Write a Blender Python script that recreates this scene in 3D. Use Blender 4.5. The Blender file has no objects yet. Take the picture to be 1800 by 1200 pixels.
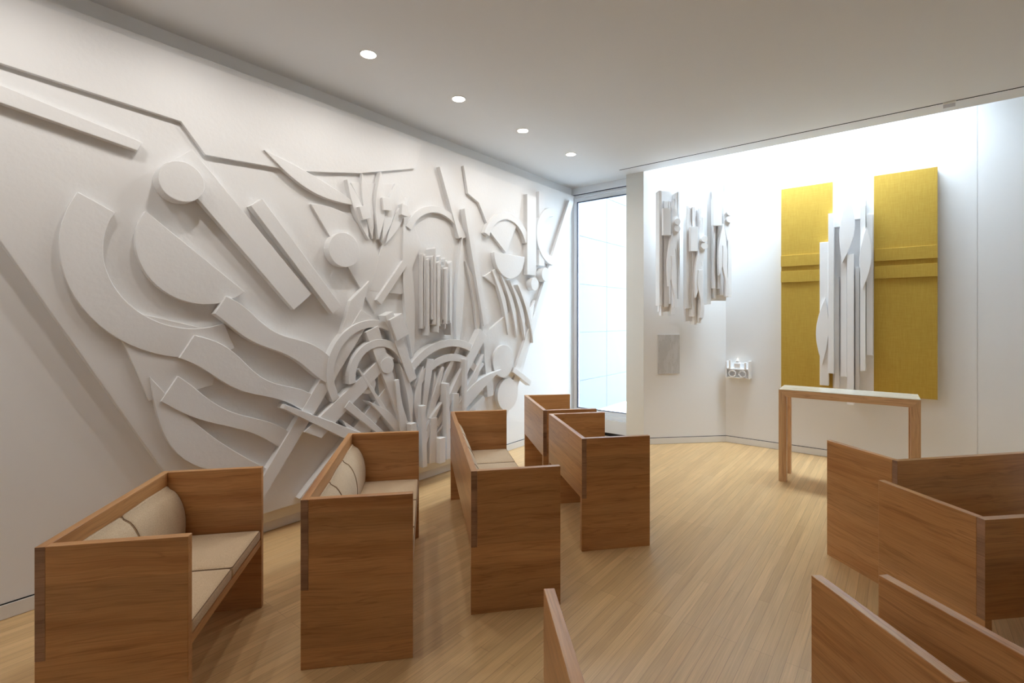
import bpy, bmesh, math, random
from mathutils import Vector, Matrix
R = math.radians
sc = bpy.context.scene
COL = sc.collection
YAW = math.atan2(.6248, .7808)
CC, SS = math.cos(YAW), math.sin(YAW)
F, CX, HY, CH = 860.0, 900.0, 560.0, 1.7
def c2w(X, Y):                       # camera ground axes -> room axes
    return (CC*X - SS*Y, SS*X + CC*Y)

# ------------------------------------------------------------------ materials
def srgb(r, g, b):
    f = lambda c: (c/255/12.92) if c/255 <= .04045 else ((c/255+.055)/1.055)**2.4
    return (f(r), f(g), f(b), 1)
def newmat(name):
    m = bpy.data.materials.new(name); m.use_nodes = True
    nt = m.node_tree; b = nt.nodes['Principled BSDF']
    return m, nt, b
def N(nt, t, **kw):
    n = nt.nodes.new(t)
    for k, v in kw.items(): setattr(n, k, v)
    return n
def paint(name, col, rough=.6, bump=.05, scale=60, var=.03, spec=.3):
    m, nt, b = newmat(name)
    tc = N(nt, 'ShaderNodeTexCoord'); no = N(nt, 'ShaderNodeTexNoise')
    no.inputs['Scale'].default_value = 2.2; no.inputs['Detail'].default_value = 4
    nt.links.new(tc.outputs['Object'], no.inputs['Vector'])
    mx = N(nt, 'ShaderNodeMix', data_type='RGBA')
    mx.inputs[6].default_value = tuple(c*(1-var) for c in col[:3])+(1,)
    mx.inputs[7].default_value = tuple(min(1, c*(1+var)) for c in col[:3])+(1,)
    nt.links.new(no.outputs['Fac'], mx.inputs[0]); nt.links.new(mx.outputs[2], b.inputs['Base Color'])
    b.inputs['Roughness'].default_value = rough; b.inputs['Specular IOR Level'].default_value = spec
    if bump:
        n2 = N(nt, 'ShaderNodeTexNoise'); n2.inputs['Scale'].default_value = scale; n2.inputs['Detail'].default_value = 5
        nt.links.new(tc.outputs['Object'], n2.inputs['Vector'])
        bp = N(nt, 'ShaderNodeBump'); bp.inputs['Strength'].default_value = bump; bp.inputs['Distance'].default_value = .01
        nt.links.new(n2.outputs['Fac'], bp.inputs['Height']); nt.links.new(bp.outputs[0], b.inputs['Normal'])
    return m
def wood(name, dark, mid, light, axis, rough=.30, plank=.11, seedk=1.0):
    """horizontal-grain wood; axis = 0 grain along x, 1 along y, 2 along z"""
    m, nt, b = newmat(name)
    tc = N(nt, 'ShaderNodeTexCoord'); oi = N(nt, 'ShaderNodeObjectInfo')
    mul = N(nt, 'ShaderNodeVectorMath', operation='SCALE'); mul.inputs[0].default_value = (13.1, 7.7, 9.3)
    nt.links.new(oi.outputs['Random'], mul.inputs['Scale'])
    add = N(nt, 'ShaderNodeVectorMath', operation='ADD')
    nt.links.new(tc.outputs['Object'], add.inputs[0]); nt.links.new(mul.outputs[0], add.inputs[1])
    # gentle warp so that the grain wanders
    wn = N(nt, 'ShaderNodeTexNoise'); wn.inputs['Scale'].default_value = 2.2; wn.inputs['Detail'].default_value = 2
    nt.links.new(add.outputs[0], wn.inputs['Vector'])
    ws = N(nt, 'ShaderNodeVectorMath', operation='SCALE'); ws.inputs['Scale'].default_value = .05
    nt.links.new(wn.outputs['Color'], ws.inputs[0])
    ad2 = N(nt, 'ShaderNodeVectorMath', operation='ADD')
    nt.links.new(add.outputs[0], ad2.inputs[0]); nt.links.new(ws.outputs[0], ad2.inputs[1])
    def stretched(s_along, s_across, detail):
        mp = N(nt, 'ShaderNodeMapping')
        s = [s_across]*3; s[axis] = s_along
        mp.inputs['Scale'].default_value = s
        nt.links.new(ad2.outputs[0], mp.inputs['Vector'])
        n = N(nt, 'ShaderNodeTexNoise'); n.inputs['Scale'].default_value = 1; n.inputs['Detail'].default_value = detail
        nt.links.new(mp.outputs[0], n.inputs['Vector']); return n
    broad = stretched(.8, 14, 3); fine = stretched(4, 190, 3)
    cr = N(nt, 'ShaderNodeValToRGB'); e = cr.color_ramp.elements
    e[0].position = .30; e[0].color = dark; e[1].position = .72; e[1].color = light
    x = cr.color_ramp.elements.new(.45); x.color = mid
    nt.links.new(broad.outputs['Fac'], cr.inputs[0])
    mm = N(nt, 'ShaderNodeMix', data_type='RGBA', blend_type='MULTIPLY'); mm.inputs[0].default_value = .35
    fr = N(nt, 'ShaderNodeValToRGB'); fr.color_ramp.elements[0].position = .35; fr.color_ramp.elements[0].color = (.55, .5, .45, 1); fr.color_ramp.elements[1].position = .6
    nt.links.new(fine.outputs['Fac'], fr.inputs[0])
    nt.links.new(cr.outputs[0], mm.inputs[6]); nt.links.new(fr.outputs[0], mm.inputs[7])
    vn = stretched(.9, 26, 2)
    vr = N(nt, 'ShaderNodeValToRGB'); q = vr.color_ramp.elements; q[0].position = .44; q[0].color = (1, 1, 1, 1); q[1].position = .50; q[1].color = (1, 1, 1, 1)
    z_ = q.new(.47); z_.color = (.62, .52, .44, 1)
    nt.links.new(vn.outputs['Fac'], vr.inputs[0])
    mv = N(nt, 'ShaderNodeMix', data_type='RGBA', blend_type='MULTIPLY'); mv.inputs[0].default_value = .55
    nt.links.new(mm.outputs[2], mv.inputs[6]); nt.links.new(vr.outputs[0], mv.inputs[7]); mm = mv
    # glued boards across the panel, each slightly its own tone
    sp = N(nt, 'ShaderNodeSeparateXYZ'); nt.links.new(add.outputs[0], sp.inputs[0])
    src = sp.outputs[2] if axis != 2 else sp.outputs[0]
    dv = N(nt, 'ShaderNodeMath', operation='DIVIDE'); dv.inputs[1].default_value = plank
    fl = N(nt, 'ShaderNodeMath', operation='FLOOR'); wnz = N(nt, 'ShaderNodeTexWhiteNoise', noise_dimensions='1D')
    nt.links.new(src, dv.inputs[0]); nt.links.new(dv.outputs[0], fl.inputs[0]); nt.links.new(fl.outputs[0], wnz.inputs['W'])
    mr = N(nt, 'ShaderNodeMapRange'); mr.inputs[3].default_value = .84; mr.inputs[4].default_value = 1.12
    nt.links.new(wnz.outputs['Value'], mr.inputs[0])
    m3 = N(nt, 'ShaderNodeVectorMath', operation='SCALE')
    nt.links.new(mm.outputs[2], m3.inputs[0]); nt.links.new(mr.outputs[0], m3.inputs['Scale'])
    nt.links.new(m3.outputs[0], b.inputs['Base Color'])
    b.inputs['Roughness'].default_value = rough; b.inputs['Specular IOR Level'].default_value = .55
    bp = N(nt, 'ShaderNodeBump'); bp.inputs['Strength'].default_value = .06; bp.inputs['Distance'].default_value = .004
    nt.links.new(fine.outputs['Fac'], bp.inputs['Height']); nt.links.new(bp.outputs[0], b.inputs['Normal'])
    return m

M = {}
M['wall'] = paint('wall_paint', (.785, .79, .795, 1), .65, .02, 90, .01)
M['ceil'] = paint('ceiling_paint', (.725, .73, .735, 1), .8, .02, 60, .01)
M['base'] = paint('baseboard_paint', (.74, .725, .69, 1), .5, .01, 60, .02)
M['relief'] = paint('relief_white_paint', (.745, .745, .745, 1), .55, .12, 34, .035)
M['white'] = paint('sculpture_white_paint', (.84, .84, .845, 1), .5, .05, 50, .02)
M['plinth'] = paint('plinth_warm_light', (.74, .68, .55, 1), .5, .02, 60, .03)  # beige has the warm light on the plinth mixed into its colour
M['dark'] = paint('shadow_gap_black', (.015, .014, .013, 1), .7, 0, 1, 0)
M['frame'] = paint('window_frame_white', (.76, .79, .82, 1), .4, 0, 1, .0)
M['gasket'] = paint('dark_gasket', (.03, .035, .07, 1), .5, 0, 1, 0)
M['post'] = paint('pillar_grey', (.72, .72, .68, 1), .6, .02, 80, .01)
WD = (srgb(168, 114, 66), srgb(186, 135, 84), srgb(197, 147, 96))
M['wood_x'] = wood('bench_wood_lengthwise', *WD, 0)
M['wood_y'] = wood('bench_wood_crosswise', *WD, 1)
M['wood_end'] = wood('bench_end_grain', srgb(134, 98, 72), srgb(152, 114, 84), srgb(164, 124, 94), 1, .55, .09)
M['altar_x'] = wood('altar_wood_lengthwise', srgb(204, 158, 112), srgb(218, 176, 130), srgb(226, 186, 142), 0, .35, .3)
M['altar_z'] = wood('altar_wood_upright', srgb(204, 158, 112), srgb(218, 176, 130), srgb(226, 186, 142), 2, .35, .3)
M['altar_top'] = wood('altar_top_painted_reflection', srgb(212, 206, 188), srgb(224, 218, 202), srgb(230, 225, 210), 0, .12, .3)  # whitish colour stands in for the skylight mirrored in the polished wood
M['piping'] = paint('piping_thread', (.20, .13, .08, 1), .8, 0, 1, .0)

def fabric():
    m, nt, b = newmat('oatmeal_wool_fabric')
    tc = N(nt, 'ShaderNodeTexCoord')
    n = N(nt, 'ShaderNodeTexNoise'); n.inputs['Scale'].default_value = 420; n.inputs['Detail'].default_value = 3
    n2 = N(nt, 'ShaderNodeTexNoise'); n2.inputs['Scale'].default_value = 7; n2.inputs['Detail'].default_value = 5
    for q in (n, n2): nt.links.new(tc.outputs['Object'], q.inputs['Vector'])
    cr = N(nt, 'ShaderNodeValToRGB'); cr.color_ramp.elements[0].position = .3; cr.color_ramp.elements[0].color = srgb(168, 142, 112)
    cr.color_ramp.elements[1].position = .7; cr.color_ramp.elements[1].color = srgb(212, 190, 158)
    nt.links.new(n.outputs['Fac'], cr.inputs[0])
    mm = N(nt, 'ShaderNodeMix', data_type='RGBA', blend_type='MULTIPLY'); mm.inputs[0].default_value = .5
    c2 = N(nt, 'ShaderNodeValToRGB'); c2.color_ramp.elements[0].position = .3; c2.color_ramp.elements[0].color = (.82, .8, .77, 1); c2.color_ramp.elements[1].position = .6
    nt.links.new(n2.outputs['Fac'], c2.inputs[0])
    nt.links.new(cr.outputs[0], mm.inputs[6]); nt.links.new(c2.outputs[0], mm.inputs[7])
    nt.links.new(mm.outputs[2], b.inputs['Base Color']); b.inputs['Roughness'].default_value = .9
    b.inputs['Sheen Weight'].default_value = .2
    bp = N(nt, 'ShaderNodeBump'); bp.inputs['Strength'].default_value = .25; bp.inputs['Distance'].default_value = .002
    nt.links.new(n.outputs['Fac'], bp.inputs['Height']); nt.links.new(bp.outputs[0], b.inputs['Normal'])
    return m
M['fabric'] = fabric()

def floor_mat():
    m, nt, b = newmat('oak_strip_floor')
    tc = N(nt, 'ShaderNodeTexCoord')
    mp = N(nt, 'ShaderNodeMapping'); mp.inputs['Rotation'].default_value = (0, 0, R(90))
    nt.links.new(tc.outputs['Object'], mp.inputs['Vector'])
    br = N(nt, 'ShaderNodeTexBrick'); br.offset = .37; br.offset_frequency = 3
    br.inputs['Scale'].default_value = 1; br.inputs['Brick Width'].default_value = 1.37; br.inputs['Row Height'].default_value = .057
    br.inputs['Mortar Size'].default_value = .0009; br.inputs['Mortar Smooth'].default_value = .2; br.inputs['Bias'].default_value = 0
    br.inputs['Color1'].default_value = srgb(198, 162, 114); br.inputs['Color2'].default_value = srgb(209, 174, 125)
    br.inputs['Mortar'].default_value = srgb(158, 126, 90)
    nt.links.new(mp.outputs[0], br.inputs['Vector'])
    # grain runs along the room (y); offset per row
    sp = N(nt, 'ShaderNodeSeparateXYZ'); nt.links.new(tc.outputs['Object'], sp.inputs[0])
    dv = N(nt, 'ShaderNodeMath', operation='DIVIDE'); dv.inputs[1].default_value = .057
    fl = N(nt, 'ShaderNodeMath', operation='FLOOR'); wn = N(nt, 'ShaderNodeTexWhiteNoise', noise_dimensions='1D')
    nt.links.new(sp.outputs[0], dv.inputs[0]); nt.links.new(dv.outputs[0], fl.inputs[0]); nt.links.new(fl.outputs[0], wn.inputs['W'])
    cb = N(nt, 'ShaderNodeCombineXYZ'); ml = N(nt, 'ShaderNodeMath', operation='MULTIPLY'); ml.inputs[1].default_value = 40
    nt.links.new(wn.outputs['Value'], ml.inputs[0]); nt.links.new(ml.outputs[0], cb.inputs[1])
    ad = N(nt, 'ShaderNodeVectorMath', operation='ADD'); nt.links.new(tc.outputs['Object'], ad.inputs[0]); nt.links.new(cb.outputs[0], ad.inputs[1])
    g = N(nt, 'ShaderNodeMapping'); g.inputs['Scale'].default_value = (150, 3.2, 1); nt.links.new(ad.outputs[0], g.inputs['Vector'])
    gn = N(nt, 'ShaderNodeTexNoise'); gn.inputs['Scale'].default_value = 1; gn.inputs['Detail'].default_value = 4; nt.links.new(g.outputs[0], gn.inputs['Vector'])
    g2 = N(nt, 'ShaderNodeMapping'); g2.inputs['Scale'].default_value = (20, 1.1, 1); nt.links.new(ad.outputs[0], g2.inputs['Vector'])
    gn2 = N(nt, 'ShaderNodeTexNoise'); gn2.inputs['Scale'].default_value = 1; gn2.inputs['Detail'].default_value = 3; nt.links.new(g2.outputs[0], gn2.inputs['Vector'])
    def mul(a, fac_node, lo, hi, p0, p1):
        r = N(nt, 'ShaderNodeMapRange'); r.inputs[1].default_value = p0; r.inputs[2].default_value = p1; r.inputs[3].default_value = lo; r.inputs[4].default_value = hi
        nt.links.new(fac_node, r.inputs[0])
        s = N(nt, 'ShaderNodeVectorMath', operation='SCALE'); nt.links.new(a, s.inputs[0]); nt.links.new(r.outputs[0], s.inputs['Scale']); return s.outputs[0]
    c = mul(br.outputs['Color'], gn.outputs['Fac'], .86, 1.05, .3, .65)
    c = mul(c, gn2.outputs['Fac'], .90, 1.06, .3, .7)
    c = mul(c, wn.outputs['Value'], .93, 1.05, 0, 1)
    nt.links.new(c, b.inputs['Base Color'])
    b.inputs['Roughness'].default_value = .36; b.inputs['Specular IOR Level'].default_value = .5
    bp = N(nt, 'ShaderNodeBump'); bp.inputs['Strength'].default_value = .08; bp.inputs['Distance'].default_value = .003
    nt.links.new(gn.outputs['Fac'], bp.inputs['Height']); nt.links.new(bp.outputs[0], b.inputs['Normal'])
    return m
M['floor'] = floor_mat()

def gold_mat():
    m, nt, b = newmat('gold_leaf')
    tc = N(nt, 'ShaderNodeTexCoord')
    def nz(sc_, det):
        mp = N(nt, 'ShaderNodeMapping'); mp.inputs['Scale'].default_value = sc_; nt.links.new(tc.outputs['Object'], mp.inputs['Vector'])
        n = N(nt, 'ShaderNodeTexNoise'); n.inputs['Scale'].default_value = 1; n.inputs['Detail'].default_value = det; nt.links.new(mp.outputs[0], n.inputs['Vector']); return n
    a, c = nz((160, 160, 9), 4), nz((9, 9, 200), 4)
    ad = N(nt, 'ShaderNodeMath', operation='ADD'); nt.links.new(a.outputs['Fac'], ad.inputs[0]); nt.links.new(c.outputs['Fac'], ad.inputs[1])
    cr = N(nt, 'ShaderNodeMapRange'); cr.inputs[1].default_value = .7; cr.inputs[2].default_value = 1.3; nt.links.new(ad.outputs[0], cr.inputs[0])
    mx = N(nt, 'ShaderNodeMix', data_type='RGBA'); mx.inputs[6].default_value = srgb(178, 143, 50); mx.inputs[7].default_value = srgb(192, 160, 66)
    nt.links.new(cr.outputs[0], mx.inputs[0]); nt.links.new(mx.outputs[2], b.inputs['Base Color'])
    b.inputs['Metallic'].default_value = .25; b.inputs['Roughness'].default_value = .55
    return m
M['gold'] = gold_mat()

def marble_mat():
    m, nt, b = newmat('grey_veined_marble')
    tc = N(nt, 'ShaderNodeTexCoord')
    n = N(nt, 'ShaderNodeTexNoise'); n.inputs['Scale'].default_value = 7; n.inputs['Detail'].default_value = 7
    mp = N(nt, 'ShaderNodeMapping'); mp.inputs['Scale'].default_value = (2.2, 2.2, .6); nt.links.new(tc.outputs['Object'], mp.inputs['Vector'])
    nt.links.new(mp.outputs[0], n.inputs['Vector'])
    cr = N(nt, 'ShaderNodeValToRGB'); e = cr.color_ramp.elements; e[0].position = .40; e[0].color = (.52, .52, .52, 1); e[1].position = .60; e[1].color = (.60, .60, .61, 1)
    v = e.new(.495); v.color = (.55, .55, .55, 1); v = e.new(.50); v.color = (.34, .34, .34, 1); v = e.new(.506); v.color = (.56, .56, .56, 1)
    nt.links.new(n.outputs['Fac'], cr.inputs[0]); nt.links.new(cr.outputs[0], b.inputs['Base Color']); b.inputs['Roughness'].default_value = .3
    return m
M['marble'] = marble_mat()
def granite_mat():
    m, nt, b = newmat('pale_granite_blocks')
    tc = N(nt, 'ShaderNodeTexCoord')
    n = N(nt, 'ShaderNodeTexNoise'); n.inputs['Scale'].default_value = 75; n.inputs['Detail'].default_value = 3; nt.links.new(tc.outputs['Object'], n.inputs['Vector'])
    cr = N(nt, 'ShaderNodeValToRGB'); cr.color_ramp.elements[0].position = .35; cr.color_ramp.elements[0].color = (.040, .047, .058, 1); cr.color_ramp.elements[1].position = .6; cr.color_ramp.elements[1].color = (.072, .078, .086, 1)
    nt.links.new(n.outputs['Fac'], cr.inputs[0]); nt.links.new(cr.outputs[0], b.inputs['Base Color']); b.inputs['Roughness'].default_value = .8
    return m
M['granite'] = granite_mat()
M['joint'] = paint('mortar_joint', (.12, .125, .13, 1), .8, 0, 1, 0)
def emis(name, col, s):
    m, nt, b = newmat(name); b.inputs['Base Color'].default_value = (1, 1, 1, 1)
    b.inputs['Emission Color'].default_value = col; b.inputs['Emission Strength'].default_value = s; return m
M['lamp'] = emis('downlight_lamp', (1, .90, .76, 1), 14)
M['flame'] = emis('candle_flame', (1, .85, .6, 1), 12)
def glass_mat(name, tint):
    m, nt, b = newmat(name)
    out = [n for n in nt.nodes if n.type == 'OUTPUT_MATERIAL'][0]
    nt.nodes.remove(b)
    t = N(nt, 'ShaderNodeBsdfTransparent'); g = N(nt, 'ShaderNodeBsdfGlossy'); g.inputs['Roughness'].default_value = .02
    t.inputs['Color'].default_value = tint
    f = N(nt, 'ShaderNodeFresnel'); f.inputs['IOR'].default_value = 1.3; mx = N(nt, 'ShaderNodeMixShader')
    nt.links.new(f.outputs[0], mx.inputs[0]); nt.links.new(t.outputs[0], mx.inputs[1]); nt.links.new(g.outputs[0], mx.inputs[2]); nt.links.new(mx.outputs[0], out.inputs[0])
    return m
M['glass'] = glass_mat('clear_skylight_glass', (.94, .97, .98, 1))
M['glass_w'] = glass_mat('dimming_window_glass', (.66, .70, .72, 1))  # tint added to hold back daylight on the left wall
def wire_mat():
    m, nt, b = newmat('steel_wire'); b.inputs['Metallic'].default_value = .8; b.inputs['Base Color'].default_value = (.6, .6, .6, 1); b.inputs['Roughness'].default_value = .4; return m
M['steel'] = wire_mat()

# ------------------------------------------------------------------ helpers
def link(name, bm, mats, parent=None, smooth=False, bevel=0):
    bmesh.ops.recalc_face_normals(bm, faces=bm.faces)
    me = bpy.data.meshes.new(name); bm.to_mesh(me); bm.free()
    if not isinstance(mats, (list, tuple)): mats = [mats]
    for x in mats: me.materials.append(x)
    if smooth:
        for p in me.polygons: p.use_smooth = True
    o = bpy.data.objects.new(name, me); COL.objects.link(o)
    if parent: o.parent = parent
    if bevel:
        md = o.modifiers.new('bevel', 'BEVEL'); md.width = bevel; md.segments = 2; md.limit_method = 'ANGLE'; md.angle_limit = R(40)
    return o
def box(bm, x0, x1, y0, y1, z0, z1, mat=0):
    vs = [bm.verts.new(p) for p in ((x0,y0,z0),(x1,y0,z0),(x1,y1,z0),(x0,y1,z0),(x0,y0,z1),(x1,y0,z1),(x1,y1,z1),(x0,y1,z1))]
    fs = []
    for f in ((0,3,2,1),(4,5,6,7),(0,1,5,4),(1,2,6,5),(2,3,7,6),(3,0,4,7)):
        q = bm.faces.new([vs[i] for i in f]); q.material_index = mat; fs.append(q)
    return fs
def prism(bm, pts, frame):           # pts: 2D; frame(a,b,d)->3D for d = 0 / 1
    a = [bm.verts.new(frame(p[0], p[1], 0)) for p in pts]; b = [bm.verts.new(frame(p[0], p[1], 1)) for p in pts]
    n = len(pts)
    bm.faces.new(a[::-1]); bm.faces.new(b)
    for i in range(n): bm.faces.new((a[i], a[(i+1) % n], b[(i+1) % n], b[i]))
def bxobj(name, dims, mat, parent=None, bevel=0):
    bm = bmesh.new(); box(bm, *dims); return link(name, bm, mat, parent, bevel=bevel)
def cyl(bm, c, r, z0, z1, n=24, r1=None):
    r1 = r if r1 is None else r1
    a = [bm.verts.new((c[0]+r*math.cos(2*math.pi*i/n), c[1]+r*math.sin(2*math.pi*i/n), z0)) for i in range(n)]
    b = [bm.verts.new((c[0]+r1*math.cos(2*math.pi*i/n), c[1]+r1*math.sin(2*math.pi*i/n), z1)) for i in range(n)]
    bm.faces.new(a[::-1]); bm.faces.new(b)
    for i in range(n): bm.faces.new((a[i], a[(i+1) % n], b[(i+1) % n], b[i]))
def tube(bm, pts, r, n=8, closed=False):
    pts = [Vector(p) for p in pts]; rings = []
    m = len(pts)
    for i, p in enumerate(pts):
        a = pts[(i-1) % m] if (closed or i > 0) else p; b = pts[(i+1) % m] if (closed or i < m-1) else p
        t = (b-a).normalized(); up = Vector((0, 0, 1)) if abs(t.z) < .9 else Vector((1, 0, 0))
        s = t.cross(up).normalized(); q = t.cross(s)
        rings.append([bm.verts.new(p + r*(math.cos(2*math.pi*k/n)*s + math.sin(2*math.pi*k/n)*q)) for k in range(n)])
    for i in range(m if closed else m-1):
        A, B = rings[i], rings[(i+1) % m]
        for k in range(n): bm.faces.new((A[k], A[(k+1) % n], B[(k+1) % n], B[k]))
    if not closed:
        bm.faces.new(rings[0]); bm.faces.new(rings[-1][::-1])
def empty(name, loc, rz, label, cat, group=None):
    o = bpy.data.objects.new(name, None); COL.objects.link(o); o.location = loc; o.rotation_euler = (0, 0, rz)
    o.empty_display_size = .1
    o['label'] = label; o['category'] = cat
    if group: o['group'] = group
    return o
def tag(o, label, cat, group=None):
    o['label'] = label; o['category'] = cat
    if group: o['group'] = group
    return o
def struct(name, dims, mat, parent=None, bevel=0):
    if isinstance(dims, bmesh.types.BMesh): o = link(name, dims, mat, parent)
    else: o = bxobj(name, dims, mat, parent, bevel)
    if not parent: o['kind'] = 'structure'
    return o

# ------------------------------------------------------------------ room shell
UL, VW, VE, VB, UR, VR, CZ = -3.977, 6.472, 6.28, 7.13, 2.9, -2.6, 3.69
SHAFT = 4.5; U0, U1 = -2.741, -1.918
struct('floor', (UL-.3, UR+.3, VR-.3, VB+.5, -.12, 0), M['floor'])
struct('wall_left', (UL-.22, UL, VR-.2, VW+.16, 0, CZ+.3), M['wall'])
struct('wall_rear', (UL-.2, UR+.2, VR-.2, VR, 0, CZ+.3), M['wall'])
struct('wall_right', (UR, UR+.2, VR, VB+.2, 0, SHAFT+.2), M['wall'])
JU = .612
struct('wall_altar', (U1-.02, JU-.003, VB, VB+.12, 0, SHAFT+.2), M['wall'])
struct('wall_altar_right', (JU+.003, UR, VB, VB+.12, 0, SHAFT+.2), M['wall'])
struct('trim_1', (JU-.05, JU+.05, VB+.006, VB+.02, .0, SHAFT), M['wall'])
# diagonal alcove wall
bm = bmesh.new()
prism(bm, [(U0, VE), (U1, VB), (U1, VB+.15), (U0-.25, VB+.15), (U0-.25, VE+.33), (U0-.254, VE+.33), (U0-.254, VE)],
      lambda a, b, d: (a, b, d*(SHAFT+.2)))
o = link('wall_alcove', bm, M['wall']); o['kind'] = 'structure'
# pillar face (a hair in front so that it has its own greyer colour)
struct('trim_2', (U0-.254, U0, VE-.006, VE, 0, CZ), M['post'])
# ceiling with the shadow slot
SU, SV0, SV1 = -2.976, 6.009, 6.029
bm = bmesh.new()
box(bm, UL-.2, UR+.2, VR-.2, SV0, CZ, CZ+.25)
box(bm, UL-.2, SU, SV0, VW+.2, CZ, CZ+.25)
box(bm, SU, UR+.2, SV1, VE, CZ, CZ+.25)
box(bm, SU, U0-.2, VE, VW+.2, CZ, CZ+.25)
o = link('ceiling', bm, M['ceil']); o['kind'] = 'structure'
struct('trim_3', (SU, UR, SV0-.02, SV1+.02, CZ+.10, CZ+.16), M['dark'])
bm = bmesh.new()      # black lining of the slot
box(bm, SU, UR, SV0, SV0+.002, CZ-.0004, CZ+.12); box(bm, SU, UR, SV1-.002, SV1, CZ-.0004, CZ+.12)
o = link('trim_4', bm, M['dark']); o['kind'] = 'structure'
# skylight shaft
struct('wall_shaft', (U0-.2, UR, VE-.12, VE, CZ+.25, SHAFT+.2), M['wall'])
SK0, SK1 = -2.9, .30
struct('ceiling_shaft', (SK1, UR, VE, VB, SHAFT, SHAFT+.15), M['ceil'])
sk = struct('window_2', (SK0, SK1, VE, VB, SHAFT+.02, SHAFT+.03), M['glass'])
# baseboards: a dark gap line above a low board
def baseboard(tag_, p0, p1, n):
    (x0, y0), (x1, y1) = p0, p1
    d = Vector((x1-x0, y1-y0)); L = d.length; d.normalize()
    nn = Vector(n).normalized()
    fr = lambda off0, off1, z0, z1: lambda a, b, dd: (x0+d.x*a*L+nn.x*(off0+(off1-off0)*b), y0+d.y*a*L+nn.y*(off0+(off1-off0)*b), z0+(z1-z0)*dd)
    sq = [(0, 0), (1, 0), (1, 1), (0, 1)]
    bm = bmesh.new(); prism(bm, sq, fr(0, .011, .003, .082)); o = link('baseboard_'+tag_, bm, M['base']); o['kind'] = 'structure'
    bm = bmesh.new(); prism(bm, sq, fr(0, .004, .082, .089)); prism(bm, sq, fr(0, .004, 0, .003)); g = link('shadow_gap', bm, M['dark'], o)
    return o
baseboard('left', (UL, VR), (UL, VW), (1, 0))
baseboard('altar', (U1, VB), (UR, VB), (0, -1))
baseboard('alcove', (U0, VE), (U1, VB), (1, -1))
baseboard('right', (UR, VR), (UR, VB), (-1, 0))
baseboard('rear', (UL, VR), (UR, VR), (0, 1))
# low plinth of the relief is a part of the relief, see below
# ------------------------------------------------------------------ window
W0, W1, WZ0, WZ1 = UL+.055, U0-.22, .335, 3.49
bm = bmesh.new()
box(bm, UL-.02, U0-.2, VW, VW+.16, -.1, .235)
o = link('wall_window', bm, M['wall']); o['kind'] = 'structure'
struct('trim_5', (UL, U0-.254, VW-.075, VW, .05, .236), M['frame'])
struct('trim_6', (UL, U0-.254, VW-.06, VW, 0, .05), M['dark'])
bm = bmesh.new()
box(bm, UL, W0, VW+.03, VW+.10, .236, 3.69); box(bm, W1, U0-.2, VW+.03, VW+.10, .236, 3.69)
box(bm, W0, W1, VW+.03, VW+.10, WZ1, 3.69); box(bm, W0, W1, VW+.03, VW+.10, .236, WZ0)
wf = link('window_1', bm, M['frame']); wf['kind'] = 'structure'
bxobj('glass_pane', (W0, W1, VW+.06, VW+.068, WZ0, WZ1), M['glass_w'], wf)
bm = bmesh.new()
g = .011
box(bm, W0, W0+g+.006, VW+.026, VW+.055, WZ0, WZ1); box(bm, W0, W1, VW+.026, VW+.055, WZ1-g, WZ1); box(bm, W0, W1, VW+.026, VW+.055, WZ0, WZ0+g*.7)
link('gasket', bm, M['gasket'], wf)
bxobj('sill', (UL, U0-.254, VW-.03, VW+.03, .236, .285), M['frame'], wf, .004)
bm = bmesh.new(); box(bm, UL, U0-.254, VW-.04, VW+.03, 3.592, 3.69)
link('shade_housing', bm, M['frame'], wf, bevel=.003)
bxobj('shade_bar', (UL+.01, U0-.254, VW-.01, VW+.028, 3.548, 3.584), M['frame'], wf, bevel=.003)
bxobj('housing_gap', (UL+.004, U0-.254, VW-.02, VW+.026, 3.584, 3.592), M['gasket'], wf)
# outside
bm = bmesh.new()
for i in range(-1, 6):
    for j in range(8):
        z0, y0 = -.48+.955*i, VW+.25+1.4*j
        box(bm, -5.6, -5.0, y0+.005, y0+1.395, z0+.006, z0+.949)
box(bm, -5.55, -5.012, VW+.25, VW+11.4, -1, 5.2, 1)
o = link('wall_outside', bm, [M['granite'], M['joint']]); o['kind'] = 'structure'
struct('floor_terrace', (-9, 6, VB+.45, VB+14, -.6, -.2), paint('paving', (.78, .78, .78, 1), .8, .02, 30, .05))
struct('floor_terrace_near', (-5.6, U0-.3, VW+.17, VB+.45, -.6, -.2), paint('paving_near', (.78, .78, .78, 1), .8, .02, 30, .05))

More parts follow.
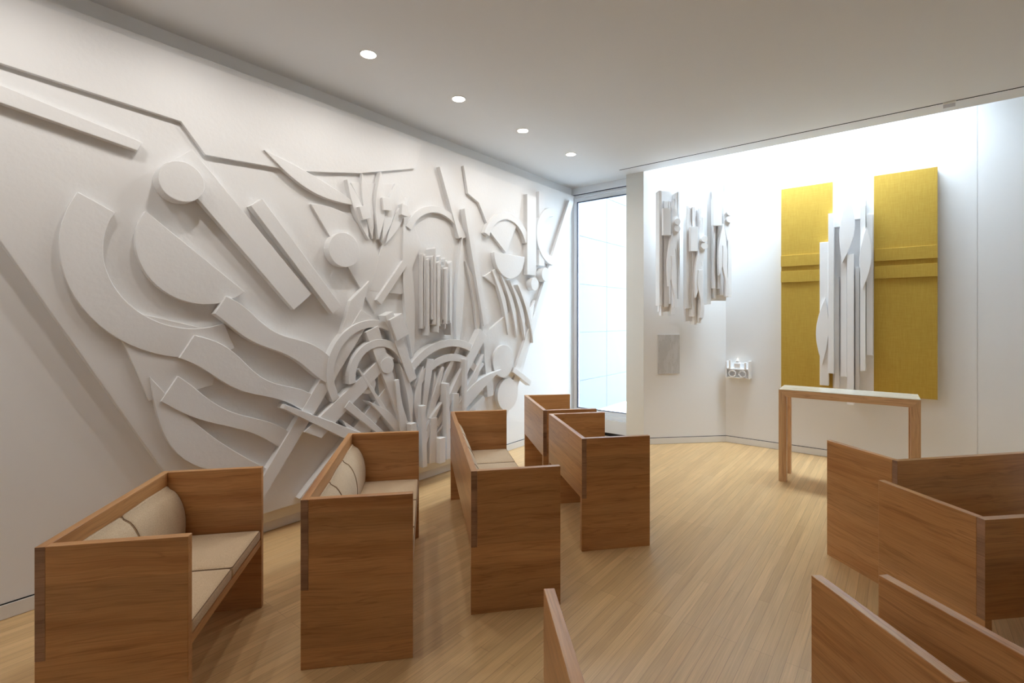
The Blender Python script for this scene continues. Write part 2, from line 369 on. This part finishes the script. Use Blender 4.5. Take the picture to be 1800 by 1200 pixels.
# ------------------------------------------------------------------ downlights
lamps = [(-3.145, 2.2+.957*i) for i in range(-4, 4)]
spots = ['downlight nearest the camera of the four in view, above the relief', 'second downlight from the camera in the row above the relief',
         'third downlight from the camera in the row above the relief', 'farthest downlight of the row, close to the tall window']
for i, (x, y) in enumerate(lamps):
    vis = y > 2
    if vis:
        k = i-4
        t = empty('ceiling_light', (x, y, CZ), 0, 'small round recessed '+spots[k], 'ceiling light', 'recessed downlights in the white ceiling')
        bm = bmesh.new(); n = 40
        for r0, r1, z0, z1 in ((.056, .066, -.004, -.004),):
            ri = [[bm.verts.new((r*math.cos(2*math.pi*q/n), r*math.sin(2*math.pi*q/n), z)) for q in range(n)] for r, z in ((.056, -.001), (.056, -.004), (.066, -.004), (.066, -.001))]
            for a in range(4):
                A, B = ri[a], ri[(a+1) % 4]
                for q in range(n): bm.faces.new((A[q], A[(q+1) % n], B[(q+1) % n], B[q]))
        link('trim_ring', bm, M['white'], t)
        bm = bmesh.new(); cyl(bm, (0, 0), .0555, -.003, -.0005, 36); link('lamp_lens', bm, M['lamp'], t)
    ld = bpy.data.lights.new('downlight_beam', 'AREA'); ld.shape = 'DISK'; ld.size = .10; ld.energy = 8.6
    ld.color = (1, .955, .905); ld.spread = R(165)
    lo = bpy.data.objects.new('downlight_beam', ld); COL.objects.link(lo); lo.location = (x, y, CZ-.006)

# ------------------------------------------------------------------ benches
D, H, T, BZ, CW = .533, .824, .036, .385, .444
def axis_remap(t, p=1.7): return math.copysign(1-(1-abs(t))**p, t)
def cushion_bm(lx, ly, lz, r, crown, nx=18, ny=18, nz=6):
    bm = bmesh.new(); bmesh.ops.create_cube(bm, size=2)
    bmesh.ops.subdivide_edges(bm, edges=bm.edges, cuts=15, use_grid_fill=True)
    hx, hy, hz = lx/2, ly/2, lz/2
    for v in bm.verts:
        a, b, c = (axis_remap(q) for q in v.co)
        p = Vector((a*hx, b*hy, c*hz)); q = Vector((max(-(hx-r), min(hx-r, p.x)), max(-(hy-r), min(hy-r, p.y)), max(-(hz-r), min(hz-r, p.z))))
        d = p-q
        if d.length > 1e-7: p = q+d.normalized()*r
        if c > 0: p.z += crown*(1-a**4)*(1-b**4)
        v.co = p
    return bm
def backcushion_bm(w):
    # profile (y from back panel, z), leaf-like
    prof = []
    for i in range(15):
        t = i/14; z = .012+.272*t
        y = .012+.086*max(0, 1-t**2.5)**.62+.006*math.sin(math.pi*t)
        prof.append((y, z))
    top = prof[-1]
    for k in range(1, 5):
        a = math.pi/2*k/4; prof.append((top[0]*math.cos(a)+.0*a, top[1]+.012*math.sin(a)))
    prof += [(.0, .2), (.0, .012)]
    bm = bmesh.new(); rings = []
    for s, k in ((0, .0), (.003, .55), (.010, .85), (.022, .97), (.045, 1), (.5, 1.02), (1, None)):
        if k is None: break
        rings.append((s, k))
    xs = [(s, k) for s, k in rings[:-1]] + [(w/2, 1.03)] + [(w-s, k) for s, k in rings[:-1][::-1]]
    cy = .05; cz = .15
    R_ = []
    for x, k in xs:
        kk = .9+.1*k if k < 1 else k
        R_.append([bm.verts.new((x, max(.0005, y*(.86+.14*k)), cz+(z-cz)*kk)) for y, z in prof])
    for A, B in zip(R_[:-1], R_[1:]):
        for i in range(len(prof)): bm.faces.new((A[i], A[(i+1) % len(prof)], B[(i+1) % len(prof)], B[i]))
    bm.faces.new(R_[0]); bm.faces.new(R_[-1][::-1])
    return bm, prof
def end_panel_bm(x0, x1):
    bm = bmesh.new()
    pts = [(0, .0), (D, .0), (D, H), (T, H), (T, BZ), (0, BZ)]
    prism(bm, pts, lambda a, b, d: (x0+(x1-x0)*d, a, b)); return bm
def make_bench(n, loc, rz, label):
    L = 2*T+n*CW
    t = empty('bench', loc, rz, label, 'bench', 'wooden box benches with high ends')
    link('end_panel', end_panel_bm(0, T), M['wood_y'], t, bevel=.002)
    link('end_panel', end_panel_bm(L-T, L), M['wood_y'], t, bevel=.002)
    bm = bmesh.new(); fs = box(bm, 0, L, 0, T-.0004, BZ+.0004, H)
    fs[3].material_index = 1; fs[5].material_index = 1
    link('back_panel', bm, [M['wood_x'], M['wood_end']], t, bevel=.0015)
    bm = bmesh.new(); box(bm, T, L-T, T, D-.03, .375, .397); box(bm, T, L-T, D-.03, D-.004, .365, .402)
    link('seat_board', bm, M['wood_x'], t, bevel=.0015)
    for k in range(n):
        w = CW-.003; x = T+CW*k+CW/2
        ly = D-T-.004
        bm = cushion_bm(w, ly, .058, .016, .007)
        c = link('seat_cushion', bm, M['fabric'], t, smooth=True); c.location = (x, T+.002+ly/2, .402+.029)
        r = .012; a, b = w/2-.0045, ly/2-.0045; pts = []
        for (sx, sy, a0) in ((1, 1, 0), (-1, 1, 90), (-1, -1, 180), (1, -1, 270)):
            for q in range(5):
                an = R(a0+22.5*q); pts.append((sx*(a-r)+r*math.cos(an), sy*(b-r)+r*math.sin(an), .0245))
        bm = bmesh.new(); tube(bm, pts, .0022, 6, True); link('piping', bm, M['fabric'] if False else M['piping'], c, smooth=True)
        bm, prof = backcushion_bm(CW-.003)
        bc = link('back_cushion', bm, M['fabric'], t, smooth=True); bc.location = (T+CW*k+.0015, T+.001, .455)
        if k:
            bm = bmesh.new(); tube(bm, [(0, y+.0005, z) for y, z in prof[2:-3]], .0016, 6)
            link('piping', bm, M['piping'], bc, smooth=True)
    return t
def left_bench(n, X, Y, ang, label):           # near outer back corner in camera axes
    a = R(ang); L = 2*T+n*CW
    ox, oy = X - L*math.sin(a), Y + L*math.cos(a)     # far corner
    u, v = c2w(ox, oy)
    return make_bench(n, (u, v, 0), a - math.pi/2 + YAW, label)
def right_bench(n, X, Y, ang, label):
    u, v = c2w(X, Y); return make_bench(n, (u, v, 0), R(ang)+YAW, label)
left_bench(2, -1.828, 1.872, 10.6, 'two-seat wooden bench at the far left, nearest the plain left wall')
left_bench(3, -1.022, 2.364, 9.6, 'three-seat wooden bench second from the left, cushions visible over its near end')
left_bench(4, -.235, 2.808, 10.8, 'long wooden bench, back turned to the camera, third from the left')
left_bench(2, .510, 3.572, 10.3, 'short wooden bench seen from behind in the middle, left of the open aisle')
left_bench(2, .298, 4.675, 9.4, 'farthest wooden bench, standing by the tall window')
right_bench(4, 2.372, 3.010, 10.5, 'wooden bench nearest the altar table on the right, back to the camera')
right_bench(4, 2.060, 2.130, 7.5, 'second wooden bench behind the altar table on the right, cut by the frame')
right_bench(4, 1.352, 1.150, 10.6, 'wooden bench at the bottom right corner, only the top of its left end showing')
right_bench(2, .1026+.533*math.sin(R(5.2)), 1.589-.533*math.cos(R(5.2)), 5.2, 'wooden bench at the bottom centre whose two end panels rise into view')

# ------------------------------------------------------------------ altar table
au, av = c2w(2.798, 5.135); bu, bv = c2w(3.722, 4.452)
aw = math.hypot(bu-au, bv-av); aang = math.atan2(bv-av, bu-au)
AH, AD, AM = .962, .41, .072
t = empty('altar_table', (au, av, 0), aang, 'slender pale wood altar table with square legs and polished top before the gold panel', 'table')
for y0, nm in ((0, 'front'), (AD-AM, 'rear')):
    for x0, x1, s in ((0, AM, 1), (aw-AM, aw, -1)):
        bm = bmesh.new()
        pts = [(x0, 0), (x1, 0), (x1, AH-.004-(AM if s == 1 else 0)), (x0, AH-.004-(0 if s == 1 else AM))]
        prism(bm, pts, lambda a, b, d, y0=y0: (a, y0+AM*d, b)); link('leg', bm, M['altar_z'], t, bevel=.001)
    bm = bmesh.new(); zt = AH-.004
    prism(bm, [(0.0006, zt), (AM+.0006, zt-AM), (aw-AM-.0006, zt-AM), (aw-.0006, zt)], lambda a, b, d, y0=y0: (a, y0+AM*d, b))
    link('rail', bm, M['altar_x'], t, bevel=.001)
bm = bmesh.new(); box(bm, .0, aw, 0, AD, AH-.004, AH+.0)
link('table_top', bm, M['altar_top'], t)
bm = bmesh.new(); box(bm, .002, aw-.002, AM, AD-AM, AH-.04, AH-.004); link('top_board', bm, M['altar_x'], t)

# ------------------------------------------------------------------ outline library for the abstract reliefs
def o_board(cx, cz, w, h, ang):
    a = R(ang); c, s = math.cos(a), math.sin(a)
    return [(cx+x*c-z*s, cz+x*s+z*c) for x, z in ((-w/2, -h/2), (w/2, -h/2), (w/2, h/2), (-w/2, h/2))]
def o_disc(cx, cz, r, n=40): return [(cx+r*math.cos(2*math.pi*i/n), cz+r*math.sin(2*math.pi*i/n)) for i in range(n)]
def o_arc(cx, cz, r0, r1, a0, a1, n=26):
    A = [(cx+r1*math.cos(R(a0+(a1-a0)*i/n)), cz+r1*math.sin(R(a0+(a1-a0)*i/n))) for i in range(n+1)]
    B = [(cx+r0*math.cos(R(a0+(a1-a0)*i/n)), cz+r0*math.sin(R(a0+(a1-a0)*i/n))) for i in range(n+1)]
    return A+B[::-1]
def o_seg(cx, cz, r, a0, a1, n=26): return [(cx+r*math.cos(R(a0+(a1-a0)*i/n)), cz+r*math.sin(R(a0+(a1-a0)*i/n))) for i in range(n+1)]
def o_leaf(x0, z0, x1, z1, b0, b1, n=18):
    d = Vector((x1-x0, z1-z0)); p = Vector((-d.y, d.x))
    f = lambda t, b: (x0+d.x*t+p.x*b*math.sin(math.pi*t), z0+d.y*t+p.y*b*math.sin(math.pi*t))
    return [f(i/n, b0) for i in range(n+1)]+[f(i/n, b1) for i in range(n-1, 0, -1)]
def o_wave(x0, z0, x1, z1, w0, w1, amp, cyc, ph=0, n=28):
    d = Vector((x1-x0, z1-z0)); L = d.length; p = Vector((-d.y, d.x))/L
    f = lambda t, w: (x0+d.x*t+p.x*w, z0+d.y*t+p.y*w)
    A = [f(i/n, w0+(w1-w0)*i/n+amp*math.sin(cyc*2*math.pi*i/n+ph)) for i in range(n+1)]
    B = [f(i/n, -(w0+(w1-w0)*i/n)+amp*.7*math.sin(cyc*2*math.pi*i/n+ph+1.1)) for i in range(n+1)]
    return A+B[::-1]

# ------------------------------------------------------------------ big white wall relief (plain abstract stand-in)
PT = .085
rel = empty('wall_relief', (UL, 3.0, .18), 0, 'huge white abstract wood relief covering the left wall, a trapezoid narrowing to the floor', 'wall relief')
RO = Vector((UL, 3.0, .18))
bnd_l = lambda z: .35-(z-2.117)/1.905
bnd_r = lambda z: 4.889+(z-.711)/1.916
def rpiece(name, pts, t0, t1, mat=None, bevel=.003):
    # pts in (v, z); depth measured from the wall
    bm = bmesh.new(); prism(bm, pts, lambda a, b, d: (t0+(t1-t0)*d, a-RO.y, b-RO.z))
    return link(name, bm, mat or M['relief'], rel, bevel=bevel)
TOP = 3.555
rpiece('backing_board', [(bnd_l(.18), .18), (bnd_r(.18), .18), (bnd_r(TOP), TOP), (bnd_l(TOP), TOP)], .0, PT, bevel=.004)
rpiece('plinth', [(bnd_l(.18)+.06, .09), (bnd_r(.18)-.06, .09), (bnd_r(.18)-.06, .18), (bnd_l(.18)+.06, .18)], .0, .045, M['plinth'])
cnt = [0]
def P(name, pts, th):
    cnt[0] += 1
    rpiece(name, pts, PT, PT+th+.0007*cnt[0] % .004+.0001*cnt[0])
def inside(v, z, m=.05): return bnd_l(z)+m < v < bnd_r(z)-m and .18+m < z < TOP-m
# large quiet forms, left
P('top_plate', [(-.30, 3.50), (3.35, 3.50), (3.25, 3.22), (2.60, 3.02), (2.0, 2.90), (1.35, 2.86), (1.20, 3.05), (-.02, 3.12)], .030)
P('curved_plate', o_arc(1.28, 2.13, .50, .70, 152, 292), .035)
P('curved_plate', o_seg(1.34, 2.2, .40, 150, 312), .045)
P('diagonal_board', o_board(1.62, 2.32, .20, 1.30, 42), .055)
P('disc', o_disc(1.18, 2.62, .135), .11)
P('diagonal_board', o_board(2.02, 2.18, .11, 1.05, 40), .07)
P('quarter_plate', o_seg(2.25, 2.05, .62, -30, 100), .022)
P('disc', o_disc(2.42, 2.30, .15), .085)
P('wavy_board', o_wave(1.22, 1.50, 2.10, .98, .10, .06, .035, 1.3), .06)
P('wavy_board', o_wave(1.12, 1.22, 1.95, .70, .08, .05, .03, 1.1, 2), .045)
P('curved_plate', o_leaf(1.02, 1.32, 1.80, .52, -.05, -.24), .035)
P('wavy_board', o_wave(1.42, 1.78, 2.36, 1.22, .07, .09, .03, 1.5, 1), .075)
P('tapered_board', [(1.55, .22), (1.66, .22), (2.72, 1.72), (2.60, 1.78)], .065)
P('tapered_board', [(2.30, 1.25), (2.62, 1.78), (2.70, 2.05), (2.50, 1.86)], .05)
# fan of leaves, upper middle
for k in range(5):
    a = R(62+13*k); bx, bz = 2.78, 2.22
    r0, r1 = .22, .86-.04*abs(k-2)
    P('leaf_board', o_leaf(bx+r0*math.cos(a), bz+r0*math.sin(a), bx+r1*math.cos(a), bz+r1*math.sin(a), .07, -.10), .045+.01*(k % 3))
# bundle of upright slats, centre
rnd = random.Random(11)
for k in range(20):
    x = 3.33+.021*k+rnd.uniform(-.004, .004); zc = 1.98+rnd.uniform(-.06, .06); h = rnd.uniform(.52, .80)
    w = rnd.uniform(.010, .020); th = .05+.10*math.sin(math.pi*(k+.5)/20)+rnd.uniform(-.02, .03)
    P('slat', [(x-w/2, zc-h/2), (x+w/2, zc-h/2+rnd.uniform(-.02, .02)), (x+w/2+rnd.uniform(-.01, .01), zc+h/2), (x-w/2, zc+h/2-.02)], th)
P('leaf_board', o_leaf(3.10, 2.70, 3.22, 1.25, .05, -.04), .04)
P('leaf_board', o_leaf(3.92, 2.62, 3.84, 1.28, .05, -.04), .04)
P('long_board', o_board(4.12, 2.28, .075, 1.35, 14), .07)
P('long_board', o_board(4.33, 1.30, .11, 1.05, 6), .05)
# right upper group
P('large_plate', [(3.95, 3.42), (5.05, 3.40), (4.95, 2.95), (4.70, 2.52), (4.42, 2.72), (4.20, 3.05), (4.02, 3.12)], .03)
P('curved_plate', o_arc(4.72, 2.55, .38, .47, 20, 160), .05)
P('curved_plate', o_seg(4.75, 2.50, .30, 180, 360), .055)
P('upright_board', o_board(5.20, 2.80, .20, 1.05, 0), .06)
P('upright_board', o_board(5.45, 2.92, .13, 1.00, 0), .045)
P('disc', o_disc(5.24, 2.16, .085), .08)
P('disc', o_disc(5.48, 2.30, .095), .09)
P('curved_plate', o_arc(5.72, 2.85, .28, .40, 90, 270), .05)
P('edge_board', [(bnd_r(.75)-.16, .75), (bnd_r(.75)-.02, .75), (bnd_r(3.45)-.02, 3.45), (bnd_r(3.45)-.15, 3.45)], .035)
for k in range(4):
    P('leaf_board', o_leaf(4.42+.15*k, 2.28-.05*k, 4.72+.16*k, 1.50-.04*k, .05, .14), .045+.012*k)
P('large_plate', [(4.35, 1.55), (4.90, 1.85), (5.30, 1.70), (5.08, 1.15), (4.78, .92), (4.45, 1.05)], .025)
P('disc', o_disc(4.62, 1.18, .20), .06)
P('disc', o_disc(4.72, .76, .20), .045)
P('cross_board', o_board(5.02, 1.28, .10, .62, -30), .06)
P('cross_board', o_board(4.98, .96, .07, .42, 60), .07)
P('low_plate', [(2.52, 2.92), (3.06, 3.02), (3.34, 2.46), (3.10, 1.94), (2.72, 1.96), (2.86, 2.40)], .016)
P('curved_plate', o_arc(3.56, 2.42, .40, .47, 25, 155), .035)
P('long_board', o_board(3.74, 2.96, .05, .78, 22), .045)
P('leaf_board', o_leaf(3.98, 2.35, 4.18, 1.45, .04, .16), .028)
P('low_plate', [(.80, 1.78), (1.46, 1.60), (1.40, 1.22), (1.02, 1.16)], .018)
P('cross_board', o_board(2.95, 2.05, .07, .50, -38), .05)
P('short_block', o_board(2.62, 2.66, .09, .12, 20), .09)
P('short_block', o_board(2.86, 2.78, .09, .12, 8), .09)
P('short_block', o_board(3.08, 2.76, .08, .11, -6), .085)
P('leaf_board', o_leaf(1.75, 3.0, 2.60, 2.72, .03, -.12), .04)
P('tapered_board', [(.12, 3.02), (.20, 2.90), (.95, 2.78), (.98, 2.84)], .04)
P('low_plate', [(4.30, 2.20), (4.62, 2.36), (5.12, 2.10), (5.30, 1.78), (4.95, 1.90)], .018)
P('leaf_board', o_leaf(5.30, 1.95, 5.05, 1.30, .05, -.12), .035)
P('long_board', o_board(3.66, 1.10, .05, .75, -32), .06)
# dense lower middle: boards, wedges and arcs fanning out of the foot
rnd = random.Random(5)
for k in range(19):
    a = 150-6.8*k+rnd.uniform(-3, 3); L = rnd.uniform(.75, 1.35)*(1 if a > 110 or a < 60 else .72)
    r0 = rnd.uniform(.10, .45); bx, bz = 3.25, .24
    x0, z0 = bx+r0*math.cos(R(a)), bz+r0*math.sin(R(a)); x1, z1 = bx+(r0+L)*math.cos(R(a)), bz+(r0+L)*math.sin(R(a))
    if not inside(x1, z1): 
        x1, z1 = bx+(r0+L*.6)*math.cos(R(a)), bz+(r0+L*.6)*math.sin(R(a))
    if not inside(x1, z1): continue
    w = rnd.uniform(.025, .075); px, pz = -math.sin(R(a)), math.cos(R(a)); ty = k % 4
    z0 = max(z0, .24)
    if ty == 0: P('tapered_board', [(x0-px*w, z0-pz*w), (x0+px*w, z0+pz*w), (x1+px*w*.2, z1+pz*w*.2), (x1-px*w*.3, z1-pz*w*.3)], rnd.uniform(.04, .11))
    elif ty == 1: P('leaf_board', o_leaf(x0, z0, x1, z1, .02, .15), rnd.uniform(.04, .10))
    elif ty == 2: P('tapered_board', [(x0-px*w*.4, z0-pz*w*.4), (x0+px*w*.4, z0+pz*w*.4), (x1+px*w, z1+pz*w), (x1-px*w, z1-pz*w)], rnd.uniform(.05, .12))
    else: P('leaf_board', o_leaf(x0, z0, x1, z1, -.14, -.03), rnd.uniform(.05, .09))
for x, z, w, h, a, th in ((3.28, .52, .06, .62, 2, .13), (3.42, .45, .09, .46, -3, .11), (3.14, .46, .07, .44, 4, .15), (3.60, .62, .05, .80, 1, .14),
                          (3.74, .55, .08, .68, -4, .10), (3.88, .78, .045, .95, -2, .12), (3.02, .72, .05, .80, 8, .10), (3.50, .34, .08, .26, 0, .16),
                          (2.86, .42, .07, .40, 28, .12), (4.06, .46, .07, .42, -24, .12)):
    P('upright_board', o_board(x, z, w, h, a), th)
P('curved_plate', o_arc(2.72, 1.22, .40, .47, 60, 210), .07)
P('curved_plate', o_arc(2.78, 1.18, .26, .33, 20, 190), .09)
P('disc', o_disc(2.66, 1.10, .085), .07)
P('disc', o_disc(2.86, 1.26, .075), .09)
P('cross_board', o_board(3.02, 1.42, .10, .72, 24), .10)
P('cross_board', o_board(2.98, 1.62, .16, .22, 24), .12)
P('curved_plate', o_arc(3.72, .72, .52, .60, 40, 150), .06)
P('curved_plate', o_arc(3.70, .70, .70, .78, 65, 140), .08)
P('tapered_board', [(2.40, .62), (2.02, .24), (2.30, .22), (2.98, .98), (2.86, 1.04)], .055)
P('tapered_board', [(2.05, .78), (2.20, .70), (2.95, 1.32), (2.86, 1.38)], .075)

# ------------------------------------------------------------------ hanging white columns
def column(X, Y, z0, z1, w, seed, label):
    u, v = c2w(X, Y)
    t = empty('hanging_sculpture', (u, v, z0), YAW+R(6), label, 'sculpture', 'white board columns hanging in the alcove')
    r = random.Random(seed); H_ = z1-z0
    def P3(name, pts, y0, y1):
        bm = bmesh.new(); prism(bm, pts, lambda a, b, d: (a, y0+(y1-y0)*d, b)); link(name, bm, M['white'], t, bevel=.002)
    P3('core_board', [(-w*.40, H_*.03), (w*.40, H_*.03), (w*.40, H_*.95), (-w*.40, H_*.95)], .0, .05)
    x = -w/2
    while x < w/2-.02:
        ww = r.uniform(.028, .062); ww = min(ww, w/2-x)
        a, b = r.uniform(0, .14)*H_, H_*(1-r.uniform(0, .16)); dp = r.uniform(.03, .11)
        P3('upright_board', [(x, a), (x+ww-.003, a), (x+ww-.003, b), (x, b)], -dp, r.uniform(.01, .06)); x += ww
    P3('leaf_board', o_leaf(-w*.15, H_*.22, w*.02, H_*.62, .05, -.10), -.145, -.10)
    P3('leaf_board', o_leaf(w*.22, H_*.48, w*.12, H_*.86, -.08, .06), -.135, -.09)
    P3('wavy_board', o_wave(w*.20, H_*.06, w*.05, H_*.45, .02, .03, .012, 1.4, seed), -.15, -.11)
    P3('short_board', [(-w*.42, H_*.60), (-w*.05, H_*.60), (-w*.05, H_*.80), (-w*.42, H_*.80)], -.155, -.10)
    P3('disc', o_disc(w*.27, H_*.70, .042, 28), -.165, -.12); P3('disc', o_disc(w*.27, H_*.70-.088, .042, 28), -.16, -.12)
    bm = bmesh.new(); tube(bm, [(0, .02, H_*.98), (0, .02, SHAFT+.02-z0)], .0016, 6); link('hanging_wire', bm, M['steel'], t)
column(2.02, 6.38, 1.737, 3.449, .27, 3, 'white vertical board sculpture hanging leftmost in the alcove, on a wire')
column(2.355, 6.36, 1.62, 3.18, .26, 8, 'middle hanging white board sculpture, reaching lowest of the three')
column(2.68, 6.40, 1.886, 3.56, .32, 15, 'rightmost and highest hanging white board sculpture in the alcove')

# ------------------------------------------------------------------ gold panel
GV = VB-.10
t = empty('gold_panel', (-.466, VB-.004, .82), 0, 'tall gold wall panel split by a white band of upright boards above the altar table', 'wall art')
GO = Vector((-.466, VB-.004, .82))
def G(name, u0, u1, z0, z1, v0, v1, mat, bv=.0015):
    return bxobj(name, (u0-GO.x, u1-GO.x, v0-GO.y, v1-GO.y, z0-GO.z, z1-GO.z), mat, t, bv)
G('gold_board', -1.221, -.667, .824, 3.352, GV, VB-.004, M['gold'])
G('gold_board', -.267, .289, .820, 3.350, GV, VB-.004, M['gold'])
G('white_board', -.667, -.267, .822, 3.351, GV+.004, VB-.004, M['white'])
for u0, u1 in ((-1.221, -.70), (-.262, .289)):
    for z0, z1 in ((2.16, 2.30), (2.36, 2.50)):
        G('gold_band', u0+.0, u1-.0, z0, z1, GV-.018, GV, M['gold'])
def G2(name, pts, d0, d1):
    bm = bmesh.new(); prism(bm, pts, lambda a, b, d: (a-GO.x, GV-d0-(d1-d0)*d-GO.y, b-GO.z)); link(name, bm, M['white'], t, bevel=.002)
for x0, x1, z0, z1, d1 in ((-.79, -.70, .90, 2.62, .10), (-.70, -.645, 1.05, 2.95, .13), (-.645, -.60, .88, 2.2, .05), (-.58, -.52, 1.02, 2.70, .09),
                           (-.515, -.45, .70, 2.45, .13), (-.44, -.40, .74, 2.30, .06), (-.39, -.34, 1.10, 3.0, .12), (-.335, -.275, 1.28, 2.90, .08)):
    G2('upright_board', [(x0, z0), (x1, z0), (x1, z1), (x0, z1)], -.004, d1)
G2('leaf_board', o_leaf(-.56, 2.35, -.50, 3.15, .07, -.11), .10, .14)
G2('leaf_board', o_leaf(-.36, 2.05, -.33, 2.75, .07, -.09), .12, .155)
G2('leaf_board', o_leaf(-.76, 1.15, -.73, 1.95, .10, -.06), .10, .13)
G2('short_board', o_board(-.42, 2.98, .16, .24, 0), .0, .06)
G2('short_board', o_board(-.60, 2.88, .10, .18, 0), .0, .08)

# ------------------------------------------------------------------ marble panel on the diagonal wall
mid = c2w(2.128, 6.669)
dm = (mid[0]-mid[1]+9.043)
t = bxobj('marble_panel', (-.155, .155, -.012, 0, -.264, .264), M['marble'], None, .001)
n45 = Vector((1, -1)).normalized()
pc = Vector((U0, VE)); dirn = Vector((U1-U0, VB-VE)).normalized(); along = (Vector(mid)-pc).dot(dirn); pp = pc+dirn*along
t.location = (pp.x, pp.y, 1.219); t.rotation_euler = (0, 0, math.atan2(dirn.y, dirn.x))
tag(t, 'small grey veined marble rectangle set on the alcove wall below the hanging boards', 'panel')

# ------------------------------------------------------------------ lamp bracket with candle
bu_, bz_ = -1.74, .90
t = empty('wall_bracket', (bu_, VB, bz_), 0, 'small white sculpted wall bracket holding a candle in the alcove corner', 'bracket')
def B(name, dims, bv=.002): return bxobj(name, dims, M['white'], t, bv)
B('back_plate', (-.15, .15, -.012, 0, 0, .20))
B('shelf', (-.14, .14, -.11, -.012, .115, .13))
B('bottom_board', (-.13, .13, -.11, -.012, 0, .014))
B('side_board', (-.15, -.135, -.12, -.012, 0, .225)); B('side_board', (.135, .15, -.12, -.012, .0, .235))
B('candle_block', (-.045, .03, -.10, -.03, .13, .20))
for cx in (-.065, .062):
    bm = bmesh.new(); prism(bm, o_arc(cx, .062, .034, .048, 0, 360, 30)[:-0 or None], lambda a, b, d: (a, -.112-.01*d, b)); link('ring', bm, M['white'], t)
for x0, h in ((-.11, .24), (.085, .22)): B('upright_block', (x0, x0+.024, -.12, -.085, .13, h))
c = empty('candle', (bu_-.008, VB-.065, bz_+.20), 0, 'lit white votive candle standing on the wall bracket', 'candle')
bm = bmesh.new(); cyl(bm, (0, 0), .024, 0, .035, 24); link('wax', bm, M['white'], c)
bm = bmesh.new(); tube(bm, [(0, 0, .034), (0, 0, .042)], .001, 6); link('wick', bm, M['dark'], c)
bm = bmesh.new(); bmesh.ops.create_uvsphere(bm, u_segments=12, v_segments=10, radius=1)
for v in bm.verts:
    k = 1-.45*max(0, v.co.z); v.co = Vector((v.co.x*.006*k, v.co.y*.006*k, .052+v.co.z*.014))
link('flame', bm, M['flame'], c, smooth=True)

# ------------------------------------------------------------------ clip in the ceiling slot
t = empty('track_clip', (.329, 6.019, CZ), 0, 'tiny pale plastic clip hanging from the dark ceiling slot, upper right', 'clip')
bxobj('clip_body', (-.045, .045, -.022, .022, -.012, -.0005), M['post'], t, .002)
m, nt, b = newmat('frosted_plastic'); b.inputs['Base Color'].default_value = (.82, .82, .86, 1); b.inputs['Roughness'].default_value = .4; b.inputs['Alpha'].default_value = .75
tb = bxobj('tag', (-.042, .042, .012, .0135, -.045, -.012), m, t)
bm = bmesh.new(); box(bm, -.03, .0, .0108, .0118, -.031, -.028); box(bm, .012, .02, .0108, .0118, -.034, -.026); link('tag_marking', bm, M['steel'], tb)

# ------------------------------------------------------------------ light
w = bpy.data.worlds.new('sky'); sc.world = w; w.use_nodes = True
bg = w.node_tree.nodes['Background']; bg.inputs[0].default_value = (.80, .90, 1, 1); bg.inputs[1].default_value = 41.0
def portal(name, loc, rot, sx, sy):
    l = bpy.data.lights.new(name, 'AREA'); l.shape = 'RECTANGLE'; l.size = sx; l.size_y = sy
    l.cycles.is_portal = True
    o = bpy.data.objects.new(name, l); COL.objects.link(o); o.location = loc; o.rotation_euler = rot
portal('skylight_portal', ((SK0+SK1)/2, (VE+VB)/2, SHAFT+.015), (0, 0, 0), SK1-SK0, VB-VE)
portal('window_portal', ((W0+W1)/2, VW+.11, (WZ0+WZ1)/2), (R(-90), 0, 0), W1-W0, WZ1-WZ0)

# ------------------------------------------------------------------ camera
cd = bpy.data.cameras.new('camera'); cam = bpy.data.objects.new('camera', cd); COL.objects.link(cam)
cam.location = (0, 0, CH); cam.rotation_euler = (R(90), 0, YAW)
cd.sensor_width = 36; cd.lens = F/1800*36; cd.shift_y = -40/1800; cd.clip_start = .02
sc.camera = cam
sc.view_settings.view_transform = 'Standard'; sc.view_settings.look = 'None'; sc.view_settings.gamma = 1
sc.view_settings.use_curve_mapping = False; sc.view_settings.exposure = 0
sc.cycles.max_bounces = 10; sc.cycles.diffuse_bounces = 8; sc.cycles.use_denoising = True
sc.cycles.sample_clamp_indirect = 8
